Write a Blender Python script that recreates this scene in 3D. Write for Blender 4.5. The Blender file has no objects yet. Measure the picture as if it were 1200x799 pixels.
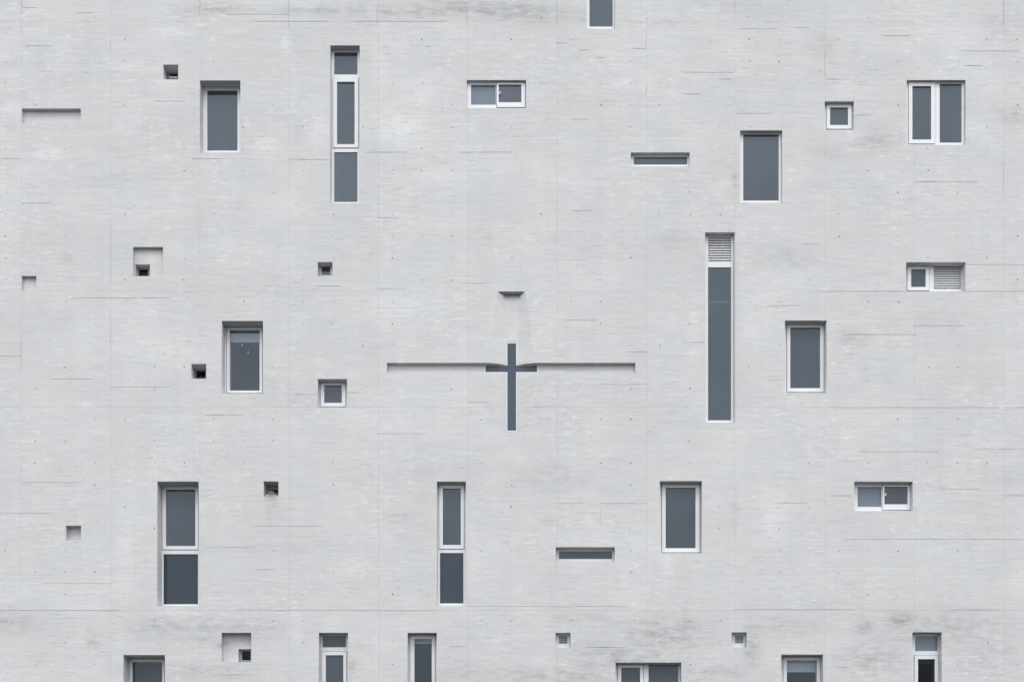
import bpy, math, random
from mathutils import Vector
R = math.radians
random.seed(7)
sc = bpy.context.scene
C = sc.collection

# ------------------------------------------------------------------ camera
D = 20.0            # metres from lens to wall face
S = 0.0173          # metres of wall per photograph pixel
VX, VY = 600.0, 1000.0   # vanishing point of the lines at right angles to the wall
EYE = 1.6
cam_d = bpy.data.cameras.new('camera')
cam = bpy.data.objects.new('camera', cam_d); C.objects.link(cam)
cam.location = (0, -D, EYE)
cam.rotation_euler = (R(90), 0, 0)
cam_d.sensor_width = 36
cam_d.lens = 36 * D / (1200 * S)
cam_d.shift_y = (VY - 399.5) / 1200.0
cam_d.clip_end = 2000
sc.camera = cam
sc.view_settings.view_transform = 'Standard'
sc.view_settings.look = 'None'
sc.view_settings.gamma = 1
sc.view_settings.use_curve_mapping = False
sc.view_settings.exposure = 0.0
sc.render.resolution_x = 1024; sc.render.resolution_y = 681
sc.cycles.max_bounces = 8
sc.cycles.diffuse_bounces = 2
sc.cycles.transparent_max_bounces = 8

# ------------------------------------------------------------------ world: thin overcast
SUN_EL, SUN_AZ = 60, 12       # sun behind the camera, a little to the right
w = bpy.data.worlds.new('World'); sc.world = w; w.use_nodes = True
nt = w.node_tree; nt.nodes.clear()
def N(t, kind, **kw):
    n = t.nodes.new(kind)
    for k, v in kw.items(): setattr(n, k, v)
    return n
sky = N(nt, 'ShaderNodeTexSky', sky_type='NISHITA', sun_disc=False)
sky.sun_elevation = R(SUN_EL); sky.sun_rotation = R(180 - SUN_AZ)
tc = N(nt, 'ShaderNodeTexCoord')
sep = N(nt, 'ShaderNodeSeparateXYZ'); nt.links.new(tc.outputs['Generated'], sep.inputs[0])
mr = N(nt, 'ShaderNodeMapRange'); nt.links.new(sep.outputs['Z'], mr.inputs['Value'])
mr.inputs['To Min'].default_value = 0.28; mr.inputs['To Max'].default_value = 1.0
noi = N(nt, 'ShaderNodeTexNoise'); noi.inputs['Scale'].default_value = 4; noi.inputs['Detail'].default_value = 3
mapn = N(nt, 'ShaderNodeMapping'); mapn.inputs['Scale'].default_value = (1, 1, 2.2)
nt.links.new(tc.outputs['Generated'], mapn.inputs[0]); nt.links.new(mapn.outputs[0], noi.inputs['Vector'])
mr2 = N(nt, 'ShaderNodeMapRange'); nt.links.new(noi.outputs['Fac'], mr2.inputs['Value'])
mr2.inputs['From Min'].default_value = .3; mr2.inputs['From Max'].default_value = .7
mr2.inputs['To Min'].default_value = .8; mr2.inputs['To Max'].default_value = 1.2
mul = N(nt, 'ShaderNodeMath', operation='MULTIPLY'); nt.links.new(mr.outputs[0], mul.inputs[0]); nt.links.new(mr2.outputs[0], mul.inputs[1])
vm = N(nt, 'ShaderNodeVectorMath', operation='SCALE'); vm.inputs[0].default_value = (32.6, 32.9, 33.2)
nt.links.new(mul.outputs[0], vm.inputs['Scale'])
mix = N(nt, 'ShaderNodeMix', data_type='RGBA'); mix.inputs[0].default_value = .93
nt.links.new(sky.outputs[0], mix.inputs[6]); nt.links.new(vm.outputs[0], mix.inputs[7])
bg = N(nt, 'ShaderNodeBackground'); bg.inputs['Strength'].default_value = 0.1
nt.links.new(mix.outputs[2], bg.inputs[0])
wo = N(nt, 'ShaderNodeOutputWorld'); nt.links.new(bg.outputs[0], wo.inputs[0])

sun_d = bpy.data.lights.new('sun', 'SUN'); sun_d.energy = 1.15; sun_d.angle = R(20); sun_d.color = (1, .97, .94)
sun = bpy.data.objects.new('sun', sun_d); C.objects.link(sun)
sv = Vector((math.sin(R(SUN_AZ)) * math.cos(R(SUN_EL)), -math.cos(R(SUN_AZ)) * math.cos(R(SUN_EL)), math.sin(R(SUN_EL))))
sun.rotation_euler = sv.to_track_quat('Z', 'Y').to_euler(); sun.location = (0, -10, 30)

# ------------------------------------------------------------------ materials
def new_mat(name):
    m = bpy.data.materials.new(name); m.use_nodes = True
    m.node_tree.nodes.clear(); return m, m.node_tree
def mth(t, op, a, b=None, clamp=False):
    n = N(t, 'ShaderNodeMath', operation=op); n.use_clamp = clamp
    for i, v in ((0, a), (1, b)):
        if v is None: continue
        if hasattr(v, 'links'): t.links.new(v, n.inputs[i])
        else: n.inputs[i].default_value = v
    return n.outputs[0]
def noise(t, vec, scale, detail=4, rough=.55, off=(0, 0, 0)):
    mp = N(t, 'ShaderNodeMapping'); t.links.new(vec, mp.inputs[0])
    mp.inputs['Scale'].default_value = scale; mp.inputs['Location'].default_value = off
    n = N(t, 'ShaderNodeTexNoise'); n.inputs['Scale'].default_value = 1; n.inputs['Detail'].default_value = detail
    n.inputs['Roughness'].default_value = rough
    t.links.new(mp.outputs[0], n.inputs['Vector']); return n.outputs['Fac']
def ramp(t, v, a, b, lo=0., hi=1., smooth=False):
    n = N(t, 'ShaderNodeMapRange'); t.links.new(v, n.inputs['Value'])
    if smooth: n.interpolation_type = 'SMOOTHSTEP'
    n.inputs['From Min'].default_value = a; n.inputs['From Max'].default_value = b
    n.inputs['To Min'].default_value = lo; n.inputs['To Max'].default_value = hi
    return n.outputs[0]

def concrete(name, base=(.555, .561, .572), marks=True):
    m, t = new_mat(name)
    geo = N(t, 'ShaderNodeNewGeometry'); P = geo.outputs['Position']
    sp = N(t, 'ShaderNodeSeparateXYZ'); t.links.new(P, sp.inputs[0])
    val = 1.0
    # boards, 0.148 m high; each board length has its own tone and grain
    row = mth(t, 'FLOOR', mth(t, 'DIVIDE', sp.outputs['Z'], .1478))
    rowf = mth(t, 'FRACT', mth(t, 'DIVIDE', sp.outputs['Z'], .1478))
    wr = N(t, 'ShaderNodeTexWhiteNoise', noise_dimensions='1D'); t.links.new(row, wr.inputs['W'])
    xs = mth(t, 'ADD', mth(t, 'DIVIDE', sp.outputs['X'], 1.81), mth(t, 'MULTIPLY', wr.outputs['Value'], 3))
    cx = N(t, 'ShaderNodeCombineXYZ'); t.links.new(mth(t, 'FLOOR', xs), cx.inputs[0]); t.links.new(row, cx.inputs[1])
    wb = N(t, 'ShaderNodeTexWhiteNoise', noise_dimensions='2D'); t.links.new(cx.outputs[0], wb.inputs['Vector'])
    board = ramp(t, wb.outputs['Value'], 0, 1, .985, 1.013)
    grain = ramp(t, noise(t, P, (1.7, 5, 17), 6, .68), .3, .7, .93, 1.06)
    fine = ramp(t, noise(t, P, (14, 30, 45), 3, .65), .3, .7, .97, 1.025)
    blot = ramp(t, noise(t, P, (.5, 1, .7), 5, .6), .3, .7, .955, 1.035)
    vert = ramp(t, noise(t, P, (2.6, 1, .22), 3, .6, (8, 0, 3)), .3, .7, .98, 1.018)
    v = mth(t, 'MULTIPLY', mth(t, 'MULTIPLY', board, grain), mth(t, 'MULTIPLY', fine, mth(t, 'MULTIPLY', blot, vert)))
    # dark mortar lines along some board edges, broken
    edge = mth(t, 'SUBTRACT', 1., ramp(t, mth(t, 'MINIMUM', rowf, mth(t, 'SUBTRACT', 1., rowf)), .0, .045))
    brk = ramp(t, noise(t, P, (2.6, 3, 6.0), 4, .6, (3, 5, 1)), .60, .68)
    v = mth(t, 'MULTIPLY', v, mth(t, 'SUBTRACT', 1., mth(t, 'MULTIPLY', mth(t, 'MULTIPLY', edge, brk), .16)))
    # darker streaks
    dk = mth(t, 'MULTIPLY', ramp(t, noise(t, P, (3.3, 6, 28), 5, .66, (9, 2, 4)), .55, .68), ramp(t, noise(t, P, (.6, 1, .9), 2, .5, (1, 7, 3)), .42, .58))
    v = mth(t, 'MULTIPLY', v, mth(t, 'SUBTRACT', 1., mth(t, 'MULTIPLY', dk, .21)))
    # pale laitance patches, ragged and stretched along the boards
    pal = mth(t, 'MULTIPLY', ramp(t, noise(t, P, (4.2, 6, 17), 5, .62, (4, 4, 8)), .55, .63), ramp(t, noise(t, P, (.55, 1, .7), 3, .5, (6, 1, 2)), .44, .57))
    rag = noise(t, P, (4.5, 6, 19), 5, .62, (2, 8, 5)); ragb = noise(t, P, (3.0, 6, 8), 6, .68, (7, 3, 5))
    tone = 0
    if marks:
        at = N(t, 'ShaderNodeAttribute', attribute_name='stain', attribute_type='GEOMETRY')
        asep = N(t, 'ShaderNodeSeparateXYZ'); t.links.new(at.outputs['Vector'], asep.inputs[0])
        ragl = ramp(t, rag, .40, .52)
        pal = mth(t, 'MAXIMUM', mth(t, 'MULTIPLY', pal, .8), mth(t, 'MULTIPLY', asep.outputs['Y'], ragl))
        st = mth(t, 'MULTIPLY', asep.outputs['X'], mth(t, 'MULTIPLY', ramp(t, ragb, .38, .60, .15, 1), ramp(t, rag, .36, .58, .45, 1)))
        v = mth(t, 'MULTIPLY', v, mth(t, 'SUBTRACT', 1., mth(t, 'MULTIPLY', st, .52)))
    v = mth(t, 'ADD', v, mth(t, 'MULTIPLY', pal, .17))
    tint = N(t, 'ShaderNodeMix', data_type='RGBA')
    tint.inputs[6].default_value = (base[0] * 1.018, base[1] * 1.012, base[2] * .99, 1)
    tint.inputs[7].default_value = (base[0] * .985, base[1] * .995, base[2] * 1.012, 1)
    t.links.new(ramp(t, noise(t, P, (.8, 1, 1.1), 3, .6, (5, 5, 5)), .35, .65), tint.inputs[0])
    oi = N(t, 'ShaderNodeObjectInfo')
    v = mth(t, 'MULTIPLY', v, ramp(t, oi.outputs['Random'], 0, 1, .988, 1.012))
    sc_ = N(t, 'ShaderNodeVectorMath', operation='SCALE'); t.links.new(tint.outputs[2], sc_.inputs[0]); t.links.new(v, sc_.inputs['Scale'])
    b = N(t, 'ShaderNodeBsdfPrincipled'); t.links.new(sc_.outputs[0], b.inputs['Base Color'])
    b.inputs['Roughness'].default_value = .85; b.inputs['Specular IOR Level'].default_value = .25
    hgt = mth(t, 'ADD', mth(t, 'MULTIPLY', noise(t, P, (3.5, 10, 24), 5, .6, (4, 0, 0)), 1.0), mth(t, 'ADD', mth(t, 'MULTIPLY', wb.outputs['Value'], .35), mth(t, 'MULTIPLY', noise(t, P, (40, 40, 70), 2), .35)))
    hgt = mth(t, 'SUBTRACT', hgt, mth(t, 'MULTIPLY', edge, .5))
    bp_ = N(t, 'ShaderNodeBump'); bp_.inputs['Distance'].default_value = .006; bp_.inputs['Strength'].default_value = .28
    t.links.new(hgt, bp_.inputs['Height']); t.links.new(bp_.outputs[0], b.inputs['Normal'])
    o = N(t, 'ShaderNodeOutputMaterial'); t.links.new(b.outputs[0], o.inputs[0])
    return m

def plain(name, col, rough=.5, spec=.5, var=.05, vscale=(3, 3, 3), bump=0.):
    m, t = new_mat(name)
    geo = N(t, 'ShaderNodeNewGeometry'); P = geo.outputs['Position']
    f = ramp(t, noise(t, P, vscale, 4), .3, .7, 1 - var, 1 + var)
    s = N(t, 'ShaderNodeVectorMath', operation='SCALE'); s.inputs[0].default_value = col; t.links.new(f, s.inputs['Scale'])
    b = N(t, 'ShaderNodeBsdfPrincipled'); t.links.new(s.outputs[0], b.inputs['Base Color'])
    b.inputs['Roughness'].default_value = rough; b.inputs['Specular IOR Level'].default_value = spec
    if bump:
        bn = N(t, 'ShaderNodeBump'); bn.inputs['Distance'].default_value = bump; t.links.new(noise(t, P, tuple(v * 6 for v in vscale), 4), bn.inputs['Height']); t.links.new(bn.outputs[0], b.inputs['Normal'])
    o = N(t, 'ShaderNodeOutputMaterial'); t.links.new(b.outputs[0], o.inputs[0])
    return m

def glass(name, tint, refl, body=(0, 0, 0), bodyf=0., wav=.0):
    """coated pane: mirror of the sky over a tinted see-through body (bodyf = share of flat body colour: frosting on frosted panes, painted-in sky reflection on clear ones)"""
    m, t = new_mat(name)
    geo = N(t, 'ShaderNodeNewGeometry'); P = geo.outputs['Position']
    gl = N(t, 'ShaderNodeBsdfGlossy'); gl.inputs['Roughness'].default_value = .02
    gl.inputs['Color'].default_value = (.72, .84, .98, 1)
    bn = N(t, 'ShaderNodeBump'); bn.inputs['Distance'].default_value = .002; bn.inputs['Strength'].default_value = .35
    t.links.new(noise(t, P, (1.1, 1, .8), 1, .4), bn.inputs['Height']); t.links.new(bn.outputs[0], gl.inputs['Normal'])
    tr = N(t, 'ShaderNodeBsdfTransparent'); tr.inputs['Color'].default_value = (*tint, 1)
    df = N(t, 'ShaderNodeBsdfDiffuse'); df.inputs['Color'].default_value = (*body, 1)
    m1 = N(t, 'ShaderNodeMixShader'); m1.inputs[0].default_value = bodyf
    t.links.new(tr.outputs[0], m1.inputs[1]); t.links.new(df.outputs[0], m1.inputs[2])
    fr = N(t, 'ShaderNodeLayerWeight'); fr.inputs['Blend'].default_value = .25
    fac = mth(t, 'ADD', mth(t, 'MULTIPLY', fr.outputs['Fresnel'], .35), refl, clamp=True)
    dirt = ramp(t, noise(t, P, (1.5, 1, .9), 4, .6, (3, 3, 3)), .3, .7, .93, 1.07)
    m2 = N(t, 'ShaderNodeMixShader'); t.links.new(mth(t, 'MULTIPLY', mth(t, 'MULTIPLY', fac, dirt), ramp(t, N(t, 'ShaderNodeObjectInfo').outputs['Random'], 0, 1, .9, 1.1)), m2.inputs[0])
    t.links.new(m1.outputs[0], m2.inputs[1]); t.links.new(gl.outputs[0], m2.inputs[2])
    o = N(t, 'ShaderNodeOutputMaterial'); t.links.new(m2.outputs[0], o.inputs[0])
    return m

M = dict(
    wall=concrete('board_marked_concrete'),
    cast=concrete('smooth_concrete', marks=False),
    frame=plain('white_aluminium', (.67, .685, .71), .35, .5, .02),
    shaded=plain('shaded_aluminium', (.34, .345, .35), .6, .3, .1),  # frame metal darkened to paint in the shade of the deep holes
    rim=plain('dull_silver_aluminium', (.60, .62, .64), .45, .5, .03),
    veil=plain('curtain_cloth', (.22, .23, .24), .9, .1, .1),
    grey=plain('grey_aluminium', (.42, .45, .48), .4, .5, .03),
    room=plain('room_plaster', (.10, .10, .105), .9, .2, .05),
    slat=plain('louvre_aluminium', (.74, .75, .76), .4, .5, .02),
    blind=plain('blind_fabric', (.56, .58, .60), .8, .2, .03),
    seam=plain('dark_seam', (.29, .295, .30), .9, .2, .3, (3, 3, 9)),
    tie=plain('tie_plug', (.22, .225, .23), .9, .2, .3, (2, 2, 2)),
    twig=plain('dry_straw', (.50, .45, .37), .9, .2, .3, (20, 20, 20)),
    ground=plain('asphalt', (.03, .03, .032), .9, .3, .25, (1.5, 1.5, 1.5), .01),
    roof=plain('roof_gravel', (.25, .25, .24), .9, .2, .2),
    lamp=plain('lamp_white', (.8, .8, .8), .4),
    clear=glass('window_glass', (.46, .51, .54), .045, (.115, .137, .165), .42),  # blue-grey body colour paints in sky reflection in place of mirror share
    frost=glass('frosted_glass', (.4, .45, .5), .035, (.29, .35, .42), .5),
    mid=glass('tinted_glass', (.44, .49, .52), .05, (.12, .14, .17), .42),  # body colour carries the same painted-in sky reflection
    blindglass=glass('bright_window_glass', (.82, .88, .92), .062, (.1, .12, .14), .08),
    dark=glass('dark_glass', (.3, .3, .33), .010),
    spandrel=glass('spandrel_glass', (.1, .1, .1), .03, (.032, .042, .054), 1.0),
    crossg=glass('cross_glass', (.2, .22, .25), .012, (.078, .098, .122), .92),  # body colour paints an even sky reflection over stem and arms
)

lm, lt = new_mat('lit_downlight'); le = N(lt, 'ShaderNodeEmission'); le.inputs['Strength'].default_value = .2
lo = N(lt, 'ShaderNodeOutputMaterial'); lt.links.new(le.outputs[0], lo.inputs[0]); M['lit'] = lm

# ------------------------------------------------------------------ helpers
def X(px, d=0.): return (px - VX) * S * (D + d) / D
def Z(py, d=0.): return EYE + (VY - py) * S * (D + d) / D

def link(name, verts, faces, mat, parent=None, label=None, kind=None):
    me = bpy.data.meshes.new(name); me.from_pydata(verts, [], faces); me.update()
    me.materials.append(mat)
    o = bpy.data.objects.new(name, me); C.objects.link(o)
    if parent is not None: o.parent = parent
    if label: o['label'] = label
    if kind: o['kind'] = kind
    return o

class MB:
    def __init__(s): s.v = []; s.f = []
    def box(s, x0, x1, y0, y1, z0, z1):
        b = len(s.v)
        s.v += [(x, y, z) for x in (x0, x1) for y in (y0, y1) for z in (z0, z1)]
        s.f += [tuple(b + i for i in q) for q in ((0, 1, 3, 2), (4, 6, 7, 5), (0, 4, 5, 1), (2, 3, 7, 6), (0, 2, 6, 4), (1, 5, 7, 3))]
    def quad(s, *p):
        b = len(s.v); s.v += list(p); s.f.append(tuple(range(b, b + len(p))))
    def build(s, *a, **k): return link(a[0], s.v, s.f, *a[1:], **k)

def plate(name, rect, holes, y0, y1, mat, parent=None, bevel=.0, label=None):
    """a frame: rect (x0,x1,z0,z1) with rectangular holes, from depth y0 to y1"""
    x0, x1, z0, z1 = rect
    xs = sorted(set([x0, x1] + [min(max(v, x0), x1) for h in holes for v in h[:2]]))
    zs = sorted(set([z0, z1] + [min(max(v, z0), z1) for h in holes for v in h[2:]]))
    nx, nz = len(xs) - 1, len(zs) - 1
    def solid(i, j):
        if i < 0 or j < 0 or i >= nx or j >= nz: return False
        cx, cz = (xs[i] + xs[i + 1]) / 2, (zs[j] + zs[j + 1]) / 2
        return not any(h[0] < cx < h[1] and h[2] < cz < h[3] for h in holes)
    V = {}; verts = []; F = []
    def vi(i, j, k):
        q = (i, j, k)
        if q not in V: V[q] = len(verts); verts.append((xs[i], (y0, y1)[k], zs[j]))
        return V[q]
    for i in range(nx):
        for j in range(nz):
            if not solid(i, j): continue
            F.append((vi(i, j, 0), vi(i + 1, j, 0), vi(i + 1, j + 1, 0), vi(i, j + 1, 0)))
            F.append((vi(i, j, 1), vi(i, j + 1, 1), vi(i + 1, j + 1, 1), vi(i + 1, j, 1)))
            if not solid(i - 1, j): F.append((vi(i, j, 0), vi(i, j + 1, 0), vi(i, j + 1, 1), vi(i, j, 1)))
            if not solid(i + 1, j): F.append((vi(i + 1, j, 0), vi(i + 1, j, 1), vi(i + 1, j + 1, 1), vi(i + 1, j + 1, 0)))
            if not solid(i, j - 1): F.append((vi(i, j, 0), vi(i, j, 1), vi(i + 1, j, 1), vi(i + 1, j, 0)))
            if not solid(i, j + 1): F.append((vi(i, j + 1, 0), vi(i + 1, j + 1, 0), vi(i + 1, j + 1, 1), vi(i, j + 1, 1)))
    o = link(name, verts, F, mat, parent, label)
    if bevel:
        b = o.modifiers.new('bevel', 'BEVEL'); b.width = bevel; b.segments = 2; b.limit_method = 'ANGLE'; b.angle_limit = R(60)
    return o

T = .50   # wall thickness

# ------------------------------------------------------------------ ground
g = MB(); g.quad((-900, -900, 0), (900, -900, 0), (900, 900, 0), (-900, 900, 0))
g.build('ground', M['ground'], kind='structure')

# ------------------------------------------------------------------ the building
bld = bpy.data.objects.new('church_building', None); C.objects.link(bld)
bld['label'] = 'pale board-marked concrete building with scattered small windows and a cross-shaped window'
bld['category'] = 'building'
WX0, WX1 = 25 - 105 * 3, 25 + 104.65 * 14     # facade ends, in photo pixels
XL, XR, ZT, ZB = X(WX0), X(WX1), Z(-190), 0.0
BACK = 12.0
b = MB()
b.box(XL, XL + .4, T + .002, BACK, 0, ZT); b.box(XR - .4, XR, T + .002, BACK, 0, ZT); b.box(XL + .4, XR - .4, BACK - .4, BACK, 0, ZT)
wall = b.build('wall', M['cast'], bld)
b = MB(); b.box(XL + .4, XR - .4, T + .002, BACK - .4, ZT - .5, ZT - .15)
b.build('roof', M['roof'], bld)

# openings cut right through (photo pixels on the wall face), and blind recesses with their depth
OPEN = [ (234.3, 94.5, 281.7, 179.0), (387, 53.5, 421.5, 238.2), (547, 94, 616.5, 127), (687.5, -52, 720.7, 34),
 (739.2, 178.8, 808.2, 195.5), (867.3, 153, 916.7, 237.8), (966.5, 119, 1000.7, 152.5), (1062.5, 94, 1131.5, 170),
 (826.3, 272.3, 861, 495), (1062, 307.2, 1131.5, 341.3), (919.8, 375.5, 968.6, 460.5), (260, 376, 308.2, 461),
 (372.5, 444, 406.7, 477.7), (184.3, 564, 232.7, 709.5), (512, 564, 546, 709.3), (651.2, 640.7, 720.5, 657.3),
 (773.3, 563.4, 822.6, 648), (1001, 564, 1069.6, 598.6), (144.6, 767, 193.2, 851), (373.6, 741, 407.8, 886),
 (477.6, 741, 511.8, 886), (721.4, 775.8, 798.5, 851), (915.4, 766.4, 964.6, 851), (1069.2, 740.4, 1103.6, 886),
 (651, 741, 668.6, 758.6), (857.4, 740.4, 875, 758.2),
 (191.4, 76, 208.8, 93.3), (157.0, 307.4, 174.2, 323.6), (372.2, 307, 389.6, 323.8), (224.2, 426.4, 241.6, 443.6),
 (308.9, 563.8, 326.4, 581.1), (277.4, 758.4, 294.2, 775.0) ]
CH = (573.0, 341.5, 625.6, 506.2)           # splayed slot that holds the cross
ARM_D = .078
ARM = (453.4, 425, 744.6, 436.7)
RECESS = [ (25.6, 127.4, 94.6, 144.6, .07), (25.5, 323.4, 42.6, 340.8, .06), (77.2, 615.5, 95, 632.8, .12),
 (155.9, 289.4, 191, 323.8, .07), (259.6, 740.8, 294.4, 775.2, .13), (453.4, 425, 744.6, 436.7, ARM_D) ]
# holes: (x0,y0,x1,y1)
HOLES = OPEN + [CH, (566.6, 425, 632.2, 436.7)]

DARK = [(600,13,45,8,1),(545,9,50,7,.8),(480,14,60,5,.7),(655,20,50,8,.5),(250,11,32,6,.7),(380,13,60,4,.6),(770,27,40,5,.35),
 (1025,165,24,11,.6),(1188,136,16,9,.45),(997,396,13,8,.6),(968,52,14,12,.35),(930,308,30,8,.3),(861,215,3.5,16,.6),
 (790,283,26,10,.35),(775,742,50,16,.55),(735,772,60,18,.5),(650,792,80,12,.45),(560,788,50,12,.35),(1012,734,10,9,.6),
 (1055,726,18,10,.7),(1100,740,70,22,.45),(1020,772,42,18,.5),(1150,772,40,26,.3),(882,757,9,26,.55),(806,736,9,14,.45),
 (240,736,90,14,.35),(12,728,26,12,.4),(110,751,9,8,.5),(238,786,60,9,.4),(861,598,4,17,.4),(408,778,12,16,.5),
 (425,758,10,9,.3),(320,594,7,14,.45),(80,304,8,6,.4),(145,208,30,6,.2),(1012,590,6,8,.2),(915,300,30,14,.3),(22,72,20,6,.2),
 (300,330,50,20,.15),(1175,20,25,30,.25),(970,180,20,8,.25),(655,560,60,12,.25),(500,555,80,10,.2),(905,650,20,20,.2),
 (470,605,14,6,.35),(500,583,12,5,.3),(190,730,20,9,.45),(830,790,60,10,.35),(930,735,40,8,.3),(690,725,40,6,.25),
 (78,300,3,8,.3),(260,755,6,5,.6),(420,12,40,10,.35),(890,9,60,8,.3),(1180,560,20,10,.25),(340,640,40,10,.15)]
PALE = [(196,38,20,5,1),(335,52,5,15,1),(56,179,13,6,1.2),(12,127,13,6,1),(10,66,12,4,1),(148,80,24,3.5,.9),(203,120,22,1.6,1.2),
 (463,150,32,18,.9),(372,150,10,26,.8),(440,70,5,16,.8),(448,85,8,14,.6),(493,108,16,18,.7),(730,97,15,5,1),(998,158,11,5,1.3),
 (1140,150,18,8,.6),(905,612,11,24,1),(781,656,6,22,1),(150,640,12,30,.8),(475,362,42,18,.7),(625,354,5,3.5,1.5),(200,412,36,16,.7),
 (102,474,8,4,1.2),(310,172,14,8,.9),(195,184,12,3,1.1),(250,102,16,4,.6),(415,180,10,14,.7),(205,545,6,12,.4),(1000,175,8,3,.8),
 (850,215,12,4,.8),(860,60,8,12,.5),(868,80,10,12,.6),(20,210,24,16,.4),(190,240,40,18,.3),(340,238,20,12,.5),(660,210,30,9,.5),
 (430,490,60,20,.3),(890,350,18,14,.5),(880,395,12,16,.5),(935,330,26,14,.4),(1130,40,26,20,.3),(1000,108,22,10,.4),(710,640,40,16,.3),
 (420,665,20,9,.7),(560,650,40,20,.25),(640,775,16,8,.6),(20,690,40,10,.3),(196,96.5,12,2.5,1),(345,740,8,14,.8),(440,625,16,16,.3),
 (960,770,50,10,.5),(1190,690,20,20,.3),(700,330,40,20,.3),(790,335,30,30,.3),(100,390,30,20,.3),(520,500,60,30,.25),(620,195,30,9,.4),
 (176,298,6,8,.8),(240,545,4,6,.3),(205,718,20,5,.9),(928,465,10,3,.8),(145,690,30,14,.3),(520,205,40,8,.4)]
def stain_at(px, py):
    dk = pl = 0.
    for cx, cy, rx, ry, a in DARK:
        q = ((px - cx) / rx) ** 2 + ((py - cy) / ry) ** 2
        if q < 6: dk = max(dk, a * (1.35 if cy > 720 else 1) * math.exp(-q * .7))
    for cx, cy, rx, ry, a in PALE:
        q = ((px - cx) / rx) ** 2 + ((py - cy) / ry) ** 2
        if q < 6: pl = max(pl, a * math.exp(-q * .7))
    return dk, pl

def cell_depth(px, py):
    for h in HOLES:
        if h[0] < px < h[2] and h[1] < py < h[3]: return T
    for h in RECESS:
        if h[0] < px < h[2] and h[1] < py < h[3]: return h[4]
    return 0.

def panel(px0, py0, px1, py1, fine=True):
    g = .0016 / S / 2
    a0, a1, b0, b1 = px0 + g, px1 - g, py0 + g, py1 - g
    near = [h[:4] for h in HOLES + RECESS if h[0] < a1 and h[2] > a0 and h[1] < b1 and h[3] > b0]
    xs = {a0, a1}; ys = {b0, b1}
    for h in near:
        xs |= {v for v in (h[0], h[2]) if a0 < v < a1}; ys |= {v for v in (h[1], h[3]) if b0 < v < b1}
    def refine(q, step):
        q = sorted(q); out = []
        for u, v in zip(q, q[1:]):
            n = max(1, round((v - u) / step)) if fine else 1
            out += [u + (v - u) * k / n for k in range(n)]
        return out + [q[-1]]
    xs = refine(xs, 6.0); ys = refine(ys, 3.2)
    nx, ny = len(xs) - 1, len(ys) - 1
    dep = [[cell_depth((xs[i] + xs[i + 1]) / 2, (ys[j] + ys[j + 1]) / 2) for j in range(ny)] for i in range(nx)]
    def dd(i, j): return T if (i < 0 or j < 0 or i >= nx or j >= ny) else dep[i][j]
    V = {}; verts = []; F = []; at = []
    def vi(i, j, y):
        k = (i, j, y)
        if k not in V:
            V[k] = len(verts); verts.append((X(xs[i]), y, Z(ys[j])))
            at.append(stain_at(xs[i], ys[j]) if fine else (0., 0.))
        return V[k]
    for i in range(nx):
        for j in range(ny):
            d = dep[i][j]
            if d < T: F.append((vi(i, j + 1, d), vi(i + 1, j + 1, d), vi(i + 1, j, d), vi(i, j, d)))
            for (di, dj, p, q) in ((-1, 0, (i, j), (i, j + 1)), (1, 0, (i + 1, j + 1), (i + 1, j)), (0, -1, (i + 1, j), (i, j)), (0, 1, (i, j + 1), (i + 1, j + 1))):
                e = dd(i + di, j + dj)
                if e > d: F.append((vi(*p, d), vi(*p, e), vi(*q, e), vi(*q, d)))
    o = link('concrete_panel', verts, F, M['wall'], wall)
    A = o.data.attributes.new('stain', 'FLOAT_VECTOR', 'POINT')
    A.data.foreach_set('vector', [c for s in at for c in (s[0], s[1], 0.)])
    return o

cols = [25 + 105 * k for k in range(-3, 0)] + [25 + 104.65 * k for k in range(0, 15)]
rows = [-190, 25.5, 341.5, 477.4, 714.6, VY + EYE / S]
for a, b_ in zip(cols, cols[1:]):
    for u, v in zip(rows, rows[1:]):
        vis = b_ > -10 and a < 1210
        if vis and v > 900:
            panel(a, u, b_, 890); panel(a, 890, b_, v, False)
        else: panel(a, u, b_, v, vis)

# parts of the wall: tie plugs and dark seam slivers
mb = MB()
tie_rows = [21 + 25.57 * n - 25.57 for n in range(0, 19)] + [491 + 25.62 * n for n in range(9)] + [727, 752.4, 778]
rt = random.Random(3)
for n in range(0, 36):
    for py in tie_rows:
        px = 41.6 + 34.86 * (n - 1) + rt.gauss(0, .5)
        qy = py + rt.gauss(0, .3)
        if rt.random() < .42: continue
        if any(h[0] - 3 < px < h[2] + 3 and h[1] - 3 < qy < h[3] + 3 for h in HOLES + [r[:4] for r in RECESS]): continue
        r_ = rt.choice((.006, .008, .009, .011, .013, .016)) * rt.uniform(.85, 1.1); cx, cz = X(px), Z(qy); k = 8
        ring = [(cx + r_ * math.cos(2 * math.pi * q / k), -.0012, cz + r_ * math.sin(2 * math.pi * q / k)) for q in range(k)]
        base = [(cx + r_ * 1.15 * math.cos(2 * math.pi * q / k), .001, cz + r_ * 1.15 * math.sin(2 * math.pi * q / k)) for q in range(k)]
        mb.quad(*ring)
        for q in range(k): mb.quad(base[q], base[(q + 1) % k], ring[(q + 1) % k], ring[q])
mb.build('tie_plug', M['tie'], wall, kind='stuff')

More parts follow.
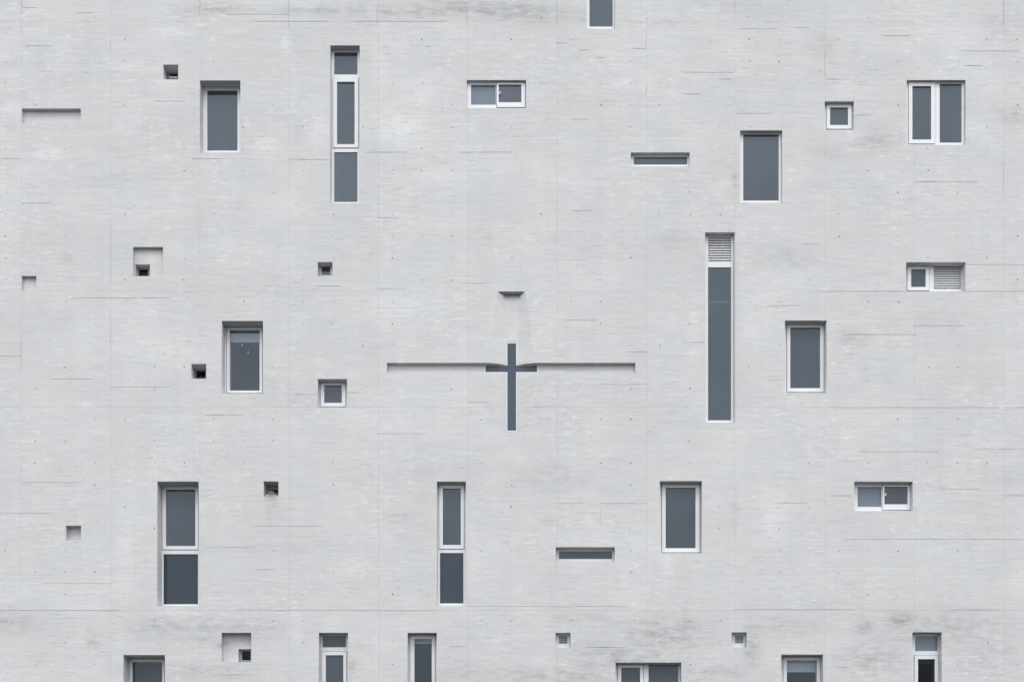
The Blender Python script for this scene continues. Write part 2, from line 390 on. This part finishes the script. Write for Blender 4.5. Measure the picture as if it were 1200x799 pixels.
SEAMS = [(652,665,50.5,1.4),(678,692,59,1.6),(740,757,57,1.5),(700,709,68,1),(800,860,85,.8),(800,822,110.5,1.1),(840,858,93,1.1),
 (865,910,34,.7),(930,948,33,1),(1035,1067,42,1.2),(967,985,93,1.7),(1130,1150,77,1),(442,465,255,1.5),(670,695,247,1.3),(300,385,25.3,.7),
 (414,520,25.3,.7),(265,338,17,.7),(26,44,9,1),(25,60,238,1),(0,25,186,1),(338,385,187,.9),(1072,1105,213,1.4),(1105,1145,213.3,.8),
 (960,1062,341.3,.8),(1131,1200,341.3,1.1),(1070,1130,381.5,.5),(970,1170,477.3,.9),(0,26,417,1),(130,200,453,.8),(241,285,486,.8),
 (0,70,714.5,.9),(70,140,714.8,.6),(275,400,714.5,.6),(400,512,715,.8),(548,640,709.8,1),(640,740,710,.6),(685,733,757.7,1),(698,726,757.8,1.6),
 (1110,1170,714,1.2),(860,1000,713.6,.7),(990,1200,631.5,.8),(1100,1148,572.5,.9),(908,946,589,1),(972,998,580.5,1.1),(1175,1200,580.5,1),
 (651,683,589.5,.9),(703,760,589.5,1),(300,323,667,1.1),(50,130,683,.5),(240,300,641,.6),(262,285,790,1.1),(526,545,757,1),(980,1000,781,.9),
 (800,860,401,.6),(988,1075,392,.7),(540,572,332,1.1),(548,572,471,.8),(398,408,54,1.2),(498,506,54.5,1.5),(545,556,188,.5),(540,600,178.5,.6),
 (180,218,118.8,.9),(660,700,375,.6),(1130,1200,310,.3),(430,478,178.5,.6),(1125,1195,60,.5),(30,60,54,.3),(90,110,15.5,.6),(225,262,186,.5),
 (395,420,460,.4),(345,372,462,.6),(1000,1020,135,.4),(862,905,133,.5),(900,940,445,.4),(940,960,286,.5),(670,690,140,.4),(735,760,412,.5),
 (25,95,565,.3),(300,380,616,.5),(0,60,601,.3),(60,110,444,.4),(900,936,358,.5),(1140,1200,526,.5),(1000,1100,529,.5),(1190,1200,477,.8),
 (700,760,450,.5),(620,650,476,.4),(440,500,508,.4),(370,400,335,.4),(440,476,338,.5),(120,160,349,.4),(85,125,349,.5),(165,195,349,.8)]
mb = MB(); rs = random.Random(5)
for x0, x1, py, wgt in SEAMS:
    # a ragged dark-coloured sliver standing just proud of the face
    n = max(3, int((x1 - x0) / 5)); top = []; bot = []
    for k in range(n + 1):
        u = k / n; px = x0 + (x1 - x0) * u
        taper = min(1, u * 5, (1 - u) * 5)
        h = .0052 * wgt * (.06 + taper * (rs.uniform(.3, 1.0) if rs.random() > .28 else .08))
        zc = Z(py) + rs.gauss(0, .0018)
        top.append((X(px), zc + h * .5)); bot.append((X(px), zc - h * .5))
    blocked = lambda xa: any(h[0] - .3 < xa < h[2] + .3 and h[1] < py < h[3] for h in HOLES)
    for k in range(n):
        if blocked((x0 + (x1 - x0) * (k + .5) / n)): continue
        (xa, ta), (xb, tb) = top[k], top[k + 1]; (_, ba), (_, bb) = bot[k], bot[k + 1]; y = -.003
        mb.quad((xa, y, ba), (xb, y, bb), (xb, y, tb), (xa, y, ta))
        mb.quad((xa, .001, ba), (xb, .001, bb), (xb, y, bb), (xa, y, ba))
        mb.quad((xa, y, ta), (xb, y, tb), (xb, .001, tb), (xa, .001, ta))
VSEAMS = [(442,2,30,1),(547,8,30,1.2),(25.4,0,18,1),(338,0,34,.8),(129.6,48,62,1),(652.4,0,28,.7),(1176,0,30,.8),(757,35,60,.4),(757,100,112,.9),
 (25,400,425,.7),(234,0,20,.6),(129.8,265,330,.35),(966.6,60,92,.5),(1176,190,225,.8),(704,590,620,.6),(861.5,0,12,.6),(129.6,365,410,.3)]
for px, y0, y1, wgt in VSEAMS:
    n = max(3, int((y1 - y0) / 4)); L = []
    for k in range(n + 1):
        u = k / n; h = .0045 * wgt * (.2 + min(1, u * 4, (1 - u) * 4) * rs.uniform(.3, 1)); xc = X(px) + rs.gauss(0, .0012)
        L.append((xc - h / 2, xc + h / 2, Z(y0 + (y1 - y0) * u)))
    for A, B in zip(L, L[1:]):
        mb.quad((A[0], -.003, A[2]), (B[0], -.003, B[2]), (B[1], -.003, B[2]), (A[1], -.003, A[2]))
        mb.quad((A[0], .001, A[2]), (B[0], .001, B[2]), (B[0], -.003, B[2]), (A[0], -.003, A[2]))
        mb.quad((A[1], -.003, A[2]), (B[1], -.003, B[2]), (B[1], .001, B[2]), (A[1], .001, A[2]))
mb.build('seam_sliver', M['seam'], wall, kind='stuff')

# ------------------------------------------------------------------ windows
def bp(rect, d):
    x0, y0, x1, y1 = rect
    return (X(x0, d), X(x1, d), Z(y1, d), Z(y0, d))
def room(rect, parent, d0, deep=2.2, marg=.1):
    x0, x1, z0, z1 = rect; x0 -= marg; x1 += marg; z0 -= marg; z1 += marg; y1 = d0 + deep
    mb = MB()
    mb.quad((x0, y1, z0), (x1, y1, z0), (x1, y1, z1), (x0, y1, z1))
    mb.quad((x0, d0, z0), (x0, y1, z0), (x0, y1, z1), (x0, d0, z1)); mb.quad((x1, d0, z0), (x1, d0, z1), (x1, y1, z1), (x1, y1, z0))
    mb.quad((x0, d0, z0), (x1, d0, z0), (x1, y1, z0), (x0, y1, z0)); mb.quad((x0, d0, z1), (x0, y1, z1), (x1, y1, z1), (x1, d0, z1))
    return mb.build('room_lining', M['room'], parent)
def slats(rect, n, d, parent, t=.004, chord=.055, mat='slat'):
    x0, x1, z0, z1 = rect; ph = (z1 - z0) / n; me = None
    for k in range(n):
        zc = z0 + ph * (k + .5)
        if me is None:
            a = R(58); hx = (x1 - x0) / 2 - .001; dy, dz = chord / 2 * math.cos(a), chord / 2 * math.sin(a); ty, tz = t * math.sin(a), t * math.cos(a)
            pts = [(-dy, -dz), (dy, dz), (dy - ty, dz + tz), (-dy - ty, -dz + tz)]
            v = [(sx * hx, p[0], p[1]) for sx in (-1, 1) for p in pts]
            f = [(0, 1, 2, 3), (7, 6, 5, 4)] + [(i, 4 + i, 4 + (i + 1) % 4, (i + 1) % 4) for i in range(4)]
            me = bpy.data.meshes.new('slat'); me.from_pydata(v, [], f); me.materials.append(M[mat])
        o = bpy.data.objects.new('slat', me); C.objects.link(o); o.parent = parent
        o.location = ((x0 + x1) / 2, d + .03, zc)
def window(i, d, cells, label, name='window', fm='frame', deep=2.2, roomok=True, wid=.06):
    """cells: list of dict(g=glass rect, s=sash outer rect, m=material key, louvre=n)"""
    op = OPEN[i]
    x0, x1, zt = X(op[0]) + .001, X(op[2]) - .001, Z(op[1]) - .001
    zs = Z(op[3], d)
    rect = (x0, x1, zs, zt)
    holes = []
    for c in cells:
        if 's' in c:
            r = bp(c['s'], d); e = .009
            c['sr'] = (max(r[0], x0 + .004), min(r[1], x1 - .004), max(r[2], zs + .008), min(r[3], zt - .004)); r = c['sr']
            holes.append((r[0] - e, r[1] + e, r[2] - e, r[3] + e))
            r = holes[-1]; holes[-1] = (max(r[0], x0 + .002), min(r[1], x1 - .002), max(r[2], zs + .002), min(r[3], zt - .002))
        else:
            holes.append(bp(c['g'], d))
    fr = plate(name, rect, holes, d, d + .07, M[fm], bld, .003, label)
    for c in cells:
        gr = bp(c['g'], d)
        if 's' in c:
            off = c.get('off', -.012)
            plate('sash', c['sr'], [gr], d + off, d + .045, M['frame'], fr, .003)
            # backing rebate closes the gap behind the sash edge
            r = c['sr']; plate('sash_rebate', (r[0] - .012, r[1] + .012, r[2] - .012, r[3] + .012), [gr], d + .072, d + .085, M['frame'], fr)
        if c.get('louvre'):
            slats(gr, c['louvre'], d + .01, fr, chord=(gr[3] - gr[2]) / c['louvre'] * (1.5 if c['louvre'] > 5 else 1.1), mat='slat' if c['louvre'] > 5 else 'grey')
            mb = MB(); mb.box(gr[0] - .004, gr[1] + .004, d + .072, d + .078, gr[2] - .004, gr[3] + .004); mb.build('louvre_back', M['rim'], fr)
            continue
        e = .004
        mb = MB(); gy = d + c.get('gy', .016)
        mb.quad((gr[0] - e, gy, gr[2] - e), (gr[1] + e, gy, gr[2] - e), (gr[1] + e, gy, gr[3] + e), (gr[0] - e, gy, gr[3] + e))
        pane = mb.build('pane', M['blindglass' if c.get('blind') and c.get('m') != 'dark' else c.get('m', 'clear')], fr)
        if c.get('blind'):
            y0b, y1b = c['blind']
            r = bp((c['g'][0] - 1, y0b, c['g'][2] + 1, y1b), d + .11)
            mb = MB(); mb.box(r[0], r[1], d + .11, d + .118, r[2], r[3]); mb.box(r[0], r[1], d + .104, d + .124, r[2] - .02, r[2] - .001)
            mb.build('roller_blind', M['blind'], fr)
    # sloped concrete sill
    z0 = Z(op[3]); yb = d + .075
    mb = MB()
    prof = [(0.004, z0 + .0005), (d - .001, zs - .001), (yb, zs - .001), (yb, z0 + .0005)]
    a, b2 = X(op[0]) + .002, X(op[2]) - .002
    v = [(a, *p) for p in prof] + [(b2, *p) for p in prof]
    f = [(0, 4, 5, 1), (1, 5, 6, 2), (2, 6, 7, 3), (3, 7, 4, 0), (0, 1, 2, 3), (7, 6, 5, 4)]
    link('sill', v, f, M['cast'], fr)
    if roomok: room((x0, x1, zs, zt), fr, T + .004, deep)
    return fr
g = lambda *r, **k: dict(g=r, **k)
W = {}
W[0] = window(0, 0.18, [g(242.8, 106.2, 278.2, 176.6, m='mid')], 'deep-set window upper left, beside the small square hole')
W[1] = window(1, 0.12, [g(391.6, 61.4, 418.8, 87.6), g(395, 96.6, 415.6, 169.6, s=(390.4, 92.2, 420.2, 173.6)), g(391.6, 178.6, 418.8, 236.8, m='mid')], 'tall narrow three-light window with white casement in its middle')
W[2] = window(2, 0.06, [g(552, 99.5, 581, 123, m='frost', gy=.034), g(584.5, 99.8, 611, 120.6, s=(582.2, 97.6, 615.2, 126.2))], 'sliding window with one frosted and one clear light, top middle')
W[3] = window(3, .08, [g(690.8, -48, 718, 31.6)], 'narrow window cut off by the top edge')
W[4] = window(4, 0.075, [g(742.6, 184, 805.4, 193.0)], 'thin horizontal slit window near the large single-pane window')
W[5] = window(5, 0.075, [g(871, 157.6, 912.6, 235.2)], 'large single-pane window in thin frame')
W[6] = window(6, 0.08, [g(972.6, 126.6, 993.6, 147.2, s=(968.4, 122.8, 998, 151.6))], 'small square casement window, upper right')
W[7] = window(7, 0.06, [g(1069, 101.6, 1091, 164.2, s=(1064.6, 97, 1095.4, 168.8)), g(1101.2, 98.4, 1127, 167.4)], 'wide two-light window, upper right')
W[8] = window(8, 0.1, [g(830, 277.6, 857, 306.6, louvre=10), g(829.8, 313.4, 856.8, 492.4)], 'very tall narrow window with louvre at its head')
W[9] = window(9, 0.13, [g(1067.6, 315.8, 1084.6, 336.6, s=(1063, 311.5, 1088.6, 340.6)), g(1094.2, 311.4, 1126.8, 338.8, louvre=10)], 'wide low window, square light left and louvre right')
W[10] = window(10, 0.15, [g(926, 384, 961, 455, s=(922.2, 380.6, 965.4, 459.4))], 'portrait casement window right of the tall louvred window')
W[11] = window(11, 0.22, [g(269.2, 386.6, 304.2, 457.6, s=(265.6, 383.4, 307.4, 460.4), off=-.004, blind=(378, 400))], 'deep-set window with a short blind pulled partly down')
W[12] = window(12, 0.15, [g(380, 451.6, 400.6, 472.2, s=(375.8, 448.4, 405.2, 476.4))], 'small square window left of the cross')
W[13] = window(13, 0.26, [g(194.6, 573.6, 229, 639.6, s=(190.6, 569.8, 232.4, 643.8)), g(191.6, 649, 232.0, 707.6, m='spandrel')], 'deep-set tall window, clear light over dark blank panel')
W[14] = window(14, 0.16, [g(519, 572.2, 540, 638.4, s=(514.6, 567.8, 543.8, 643)), g(515.6, 647.6, 543, 706.6, m='spandrel')], 'narrow tall window below the cross, casement over dark blank panel')
W[15] = window(15, 0.14, [g(655, 645.6, 717.4, 654.6)], 'thin horizontal slit window below the cross')
W[16] = window(16, 0.16, [g(780, 571.4, 815, 642.2, s=(775.6, 567.2, 820, 647))], 'portrait casement window lower right of the cross')
W[17] = window(17, 0.125, [g(1005, 570.2, 1033, 593.6, m='frost', gy=.034), g(1036.2, 570.2, 1063.4, 590.8, s=(1034, 568.2, 1068, 597.4))], 'sliding window with one frosted and one clear light, lower right')
W[18] = window(18, 0.3, [g(155.2, 775.4, 190, 848, s=(150.8, 771.4, 192.6, 850.5), off=-.004)], 'deep-set window cut off at the bottom left')
W[19] = window(19, 0.17, [g(378, 745, 405.4, 758), g(381.8, 767.4, 402.4, 882, s=(377, 763, 406.2, 885))], 'narrow window with a small top light, cut off at the bottom')
W[20] = window(20, 0.18, [g(485.6, 748.4, 506, 882, s=(480.6, 744, 509.8, 885), blind=(742, 752.6))], 'narrow casement with rolled white blind, cut off at the bottom')
W[21] = window(21, 0.17, [g(728, 782, 750, 848, s=(724, 778.2, 754, 850.5)), g(760, 778.6, 795, 848)], 'wide two-light window cut off at the bottom')
W[22] = window(22, 0.19, [g(922, 773.4, 957.2, 848, s=(917.8, 769.6, 962, 850.5), m='mid', blind=(770, 786))], 'portrait casement with pale blind, cut off at the bottom')
W[23] = window(23, 0.15, [g(1072.4, 745, 1099, 762.4, m='frost'), g(1075.6, 772, 1095.4, 882, s=(1071.4, 767.6, 1100, 885), m='dark', blind=(772.6, 775.6))], 'narrow window, bright top light over very dark casement')
for i, x, y, lbl in ((24, 651, 741, None), (25, 857.4, 740.4, None)):
    window(i, .12, [g(x + 4, y + 3.4, x + 13.8, y + 13, louvre=4)], 'small square louvred vent', name='vent', deep=.5)
# small deep square holes, each with a little window far back
def hole(i, d, gl, label, bar=False, gm='dark', fm='shaded'):
    fr = window(i, d, [dict(g=gl, m=gm)], label, deep=.6, fm=fm)
    return fr
H1 = hole(26, 0.21, (198.8, 86.8, 208.2, 92.6), 'small deep square window at the upper left', True)
H2 = hole(27, 0.19, (162.8, 315.6, 173.4, 323.2), 'small deep window in the corner of a square recess')
H3 = hole(28, 0.15, (376.8, 312.2, 387, 322.2), 'small deep square window with pale frame, above the small square casement', gm='mid', fm='frame')
H4 = hole(29, 0.24, (230.2, 434.8, 240.8, 443), 'small deep square window beside the window with blind')
H5 = hole(30, 0.26, (316, 573.6, 325.8, 580.6), 'small deep square hole holding a bird nest', True)
H6 = hole(31, 0.22, (283.6, 762.4, 293.6, 773.2), 'small deep window in the corner of the lower square recess')
H1D = .21; r = bp((198.8, 90.2, 208.3, 92.7), H1D); mb = MB(); mb.box(r[0], r[1], H1D - .012, H1D - .001, r[2], r[3]); mb.build('vent_flap', M['slat'], H1)
# sash latches on the two sliders, downlights and a rail seen through the glass
for i, px, py, d in ((2, 585.2, 110.6, .06), (17, 1036.8, 580.4, .125)):
    mb = MB(); x, z = X(px, d), Z(py, d)
    mb.box(x - .010, x + .012, d - .03, d - .0125, z - .012, z + .012); mb.box(x + .0125, x + .022, d - .026, d - .014, z + .002, z + .045)
    mb.build('latch', M['slat'], W[i])
mb = MB(); x, z = X(846, .2), Z(354, .2); mb.box(X(831, .3), X(856.8, .3), .30, .325, Z(354.8, .3), Z(353.2, .3))
mb.build('inner_rail', M['lamp'], W[8])
for px, py in ((282, 402), (289.4, 411)):
    mb = MB(); x, z = X(px, .5), Z(py, .5); rr = .017
    k = 12; up = [(x + rr * math.cos(2 * math.pi * q / k), .6 + rr * math.sin(2 * math.pi * q / k), z) for q in range(k)]
    dn = [(a, b_, c + .03) for a, b_, c in up]; mb.quad(*up)
    for q in range(k): mb.quad(up[q], up[(q + 1) % k], dn[(q + 1) % k], dn[q])
    mb.build('ceiling_lamp', M['lit'], W[11])

def curtain(rect, y, n, parent, amp=.03):
    x0, x1, z0, z1 = rect; mb = MB(); P = []
    for k in range(n + 1):
        u = k / n; P.append((x0 + (x1 - x0) * u, y + amp * math.sin(u * n * 1.1) + .01 * math.sin(u * 7)))
    for (xa, ya), (xb, yb) in zip(P, P[1:]): mb.quad((xa, ya, z0), (xb, yb, z0), (xb, yb, z1), (xa, ya, z1))
    mb.build('curtain', M['veil'], parent)
curtain(bp((1117, 96, 1128, 172), .3), .35, 14, W[7])
curtain(bp((1067, 100, 1073, 170), .3), .35, 8, W[7])
curtain(bp((193, 570, 199, 650), .45), .5, 8, W[13])
curtain(bp((784, 780, 798, 860), .3), .35, 12, W[21])
curtain(bp((388, 180, 397, 240), .3), .35, 8, W[1])

# ------------------------------------------------------------------ cross window in its splayed slot
d = ARM_D; mb = MB()
xf0, xf1 = X(583.2), X(615.2); xa0, xa1 = X(CH[0]), X(CH[2]); xb0, xb1 = X(592.2, d), X(608.0, d)
zt, zb = Z(CH[1]) - .001, Z(CH[3]); za, zc = Z(ARM[1]), Z(ARM[3])
zcap = zt
cv = (X(593.2, d), X(606.2, d)); cvz = (Z(505.4, d), Z(400, d))
ch_ = (X(566.9, d), X(632.0, d)); chz = (za and Z(436.6, d), Z(427.3, d))
# soffit and floor of the slot; its back leans forward from the soffit down to the arms' depth
DT = .125; zm = Z(350); ztb = zt
xt0, xt1 = X(592.2, DT), X(608.0, DT)
mb.quad((xf0, 0.0005, zt), (xt0, DT, zt), (xt1, DT, zt), (xf1, 0.0005, zt))
mb.quad((xa0, 0.0005, zb), (xa1, 0.0005, zb), (xb1, d, zb), (xb0, d, zb))
mb.quad((xt0, DT, zt), (xb0, d, zm), (xb1, d, zm), (xt1, DT, zt))
for (f, fa, bk, tk) in ((xf0, xa0, xb0, xt0), (xf1, xa1, xb1, xt1)):
    fm_ = f + (fa - f) * .17; zk = Z(412)
    mb.quad((fa, 0, zt), (f, 0, zt), (fm_, 0, zm), (fa, 0, zk))                     # flush wall beside the widening splay
    mb.quad((f, 0, zt), (fm_, 0, zm), (bk, d, zm)); mb.quad((fm_, 0, zm), (fa, 0, zk), (bk, d, zk)); mb.quad((fm_, 0, zm), (bk, d, zk), (bk, d, zm)); mb.quad((fa, 0, zk), (fa, 0, za), (bk, d, za), (bk, d, zk)); mb.quad((f, 0, zt), (bk, d, zm), (tk, DT, zt))
    mb.quad((fa, 0, zb), (bk, d, zb), (bk, d, zc), (fa, 0, zc))
    mb.quad((fa, 0, za), (bk, d, za), (fa, d, za)); mb.quad((fa, 0, zc), (bk, d, zc), (fa, d, zc))
slot = mb.build('cross_recess', M['wall'], bld)
# back plane of the slot, cross-shaped opening left in it
topb = Z(ARM[1])
hx0, hx1 = X(566.6), X(632.2)
back = plate('recess_back', (xb0 - .0005, xb1 + .0005, zb, zm), [(cv[0], cv[1], cvz[0], cvz[1]), (xb0 - 1, xb1 + 1, chz[0], chz[1])], d + .0005, T, M['wall'], slot)
# the strips of back plane beside the slot within the arm band
mb = MB()
for a, b_ in ((hx0, xb0 - .001), (xb1 + .001, hx1)):
    mb.box(a, b_, d + .0005, T, chz[1], za + .02)
    if chz[0] > zc + .001: mb.box(a, b_, d + .0005, T, zc - .02, chz[0])
mb.build('recess_back', M['cast'], slot)
fd = d + .004
ov = (cv[0], cv[1], cvz[0], cvz[1]); oh = (hx0, hx1, chz[0], chz[1])
gv = bp((594.7, 402.4, 604.7, 504.4), fd); gh = bp((569.0, 428.4, 629.2, 435.8), fd)
# cross shaped frame: bounding plate minus glass and minus the four corners
xs0, xs1, zz0, zz1 = oh[0], oh[1], ov[2], ov[3]
corners = [(xs0 - 1, ov[0], oh[3], zz1 + 1), (ov[1], xs1 + 1, oh[3], zz1 + 1), (xs0 - 1, ov[0], zz0 - 1, oh[2]), (ov[1], xs1 + 1, zz0 - 1, oh[2])]
cw = plate('cross_window', (xs0, xs1, zz0, zz1), [gv, gh] + corners, fd, fd + .06, M['rim'], bld, .002, 'dark glass Latin cross window at the centre of the wall')
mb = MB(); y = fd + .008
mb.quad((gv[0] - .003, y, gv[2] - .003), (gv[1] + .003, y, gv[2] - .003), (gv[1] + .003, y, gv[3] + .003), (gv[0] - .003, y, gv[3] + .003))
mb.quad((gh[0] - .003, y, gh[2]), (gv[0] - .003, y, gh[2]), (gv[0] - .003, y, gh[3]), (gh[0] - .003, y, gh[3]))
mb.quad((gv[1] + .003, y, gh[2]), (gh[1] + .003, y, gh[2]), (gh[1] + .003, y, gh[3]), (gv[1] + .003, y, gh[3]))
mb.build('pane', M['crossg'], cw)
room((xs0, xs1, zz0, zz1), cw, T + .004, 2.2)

# ------------------------------------------------------------------ bird nest in the small hole
mb = MB(); rn = random.Random(11)
cx, cz = X(317.5), Z(581.0)
def twig(p, q, r_):
    p, q = Vector(p), Vector(q); dv = (q - p).normalized(); u = dv.cross(Vector((.3, .5, .81))).normalized(); v = dv.cross(u)
    mid = (p + q) / 2 + u * rn.uniform(-.02, .02) + v * rn.uniform(-.02, .02)
    rings = []
    for c, s in ((p, .8), (mid, 1), (q, .3)):
        rings.append([tuple(c + (u * math.cos(a) + v * math.sin(a)) * r_ * s) for a in (0, 2.1, 4.2)])
    for A, B in zip(rings, rings[1:]):
        for k in range(3): mb.quad(A[k], A[(k + 1) % 3], B[(k + 1) % 3], B[k])
for k in range(110):
    x = cx + rn.gauss(.0, .06); x = max(cx - .12, min(cx + .12, x)); y = rn.uniform(.02, .2)
    z = cz + .015 + y * .35 + rn.uniform(0, .085) * math.exp(-((x - cx + .02) / .075) ** 2)
    a = rn.uniform(-.9, .9); l = rn.uniform(.03, .10)
    twig((x - l * math.cos(a) * .5, max(-.02, y - l * .25), z - l * .3 * math.sin(a)), (min(x + l * math.cos(a) * .5, cx + .14), y + l * .3, z + l * .5 * math.sin(a)), rn.uniform(.002, .0045))
for k in range(44):
    x = cx + rn.uniform(-.11, .12); l = rn.uniform(.02, .075)
    twig((x, .05, cz + .05), (x + rn.uniform(-.07, .05), -.02, cz + .035 - l), rn.uniform(.002, .004))
nest = mb.build('bird_nest', M['twig'])
nest['label'] = 'straw and twig bird nest spilling out of a small square hole in the wall'
nest['category'] = 'bird nest'
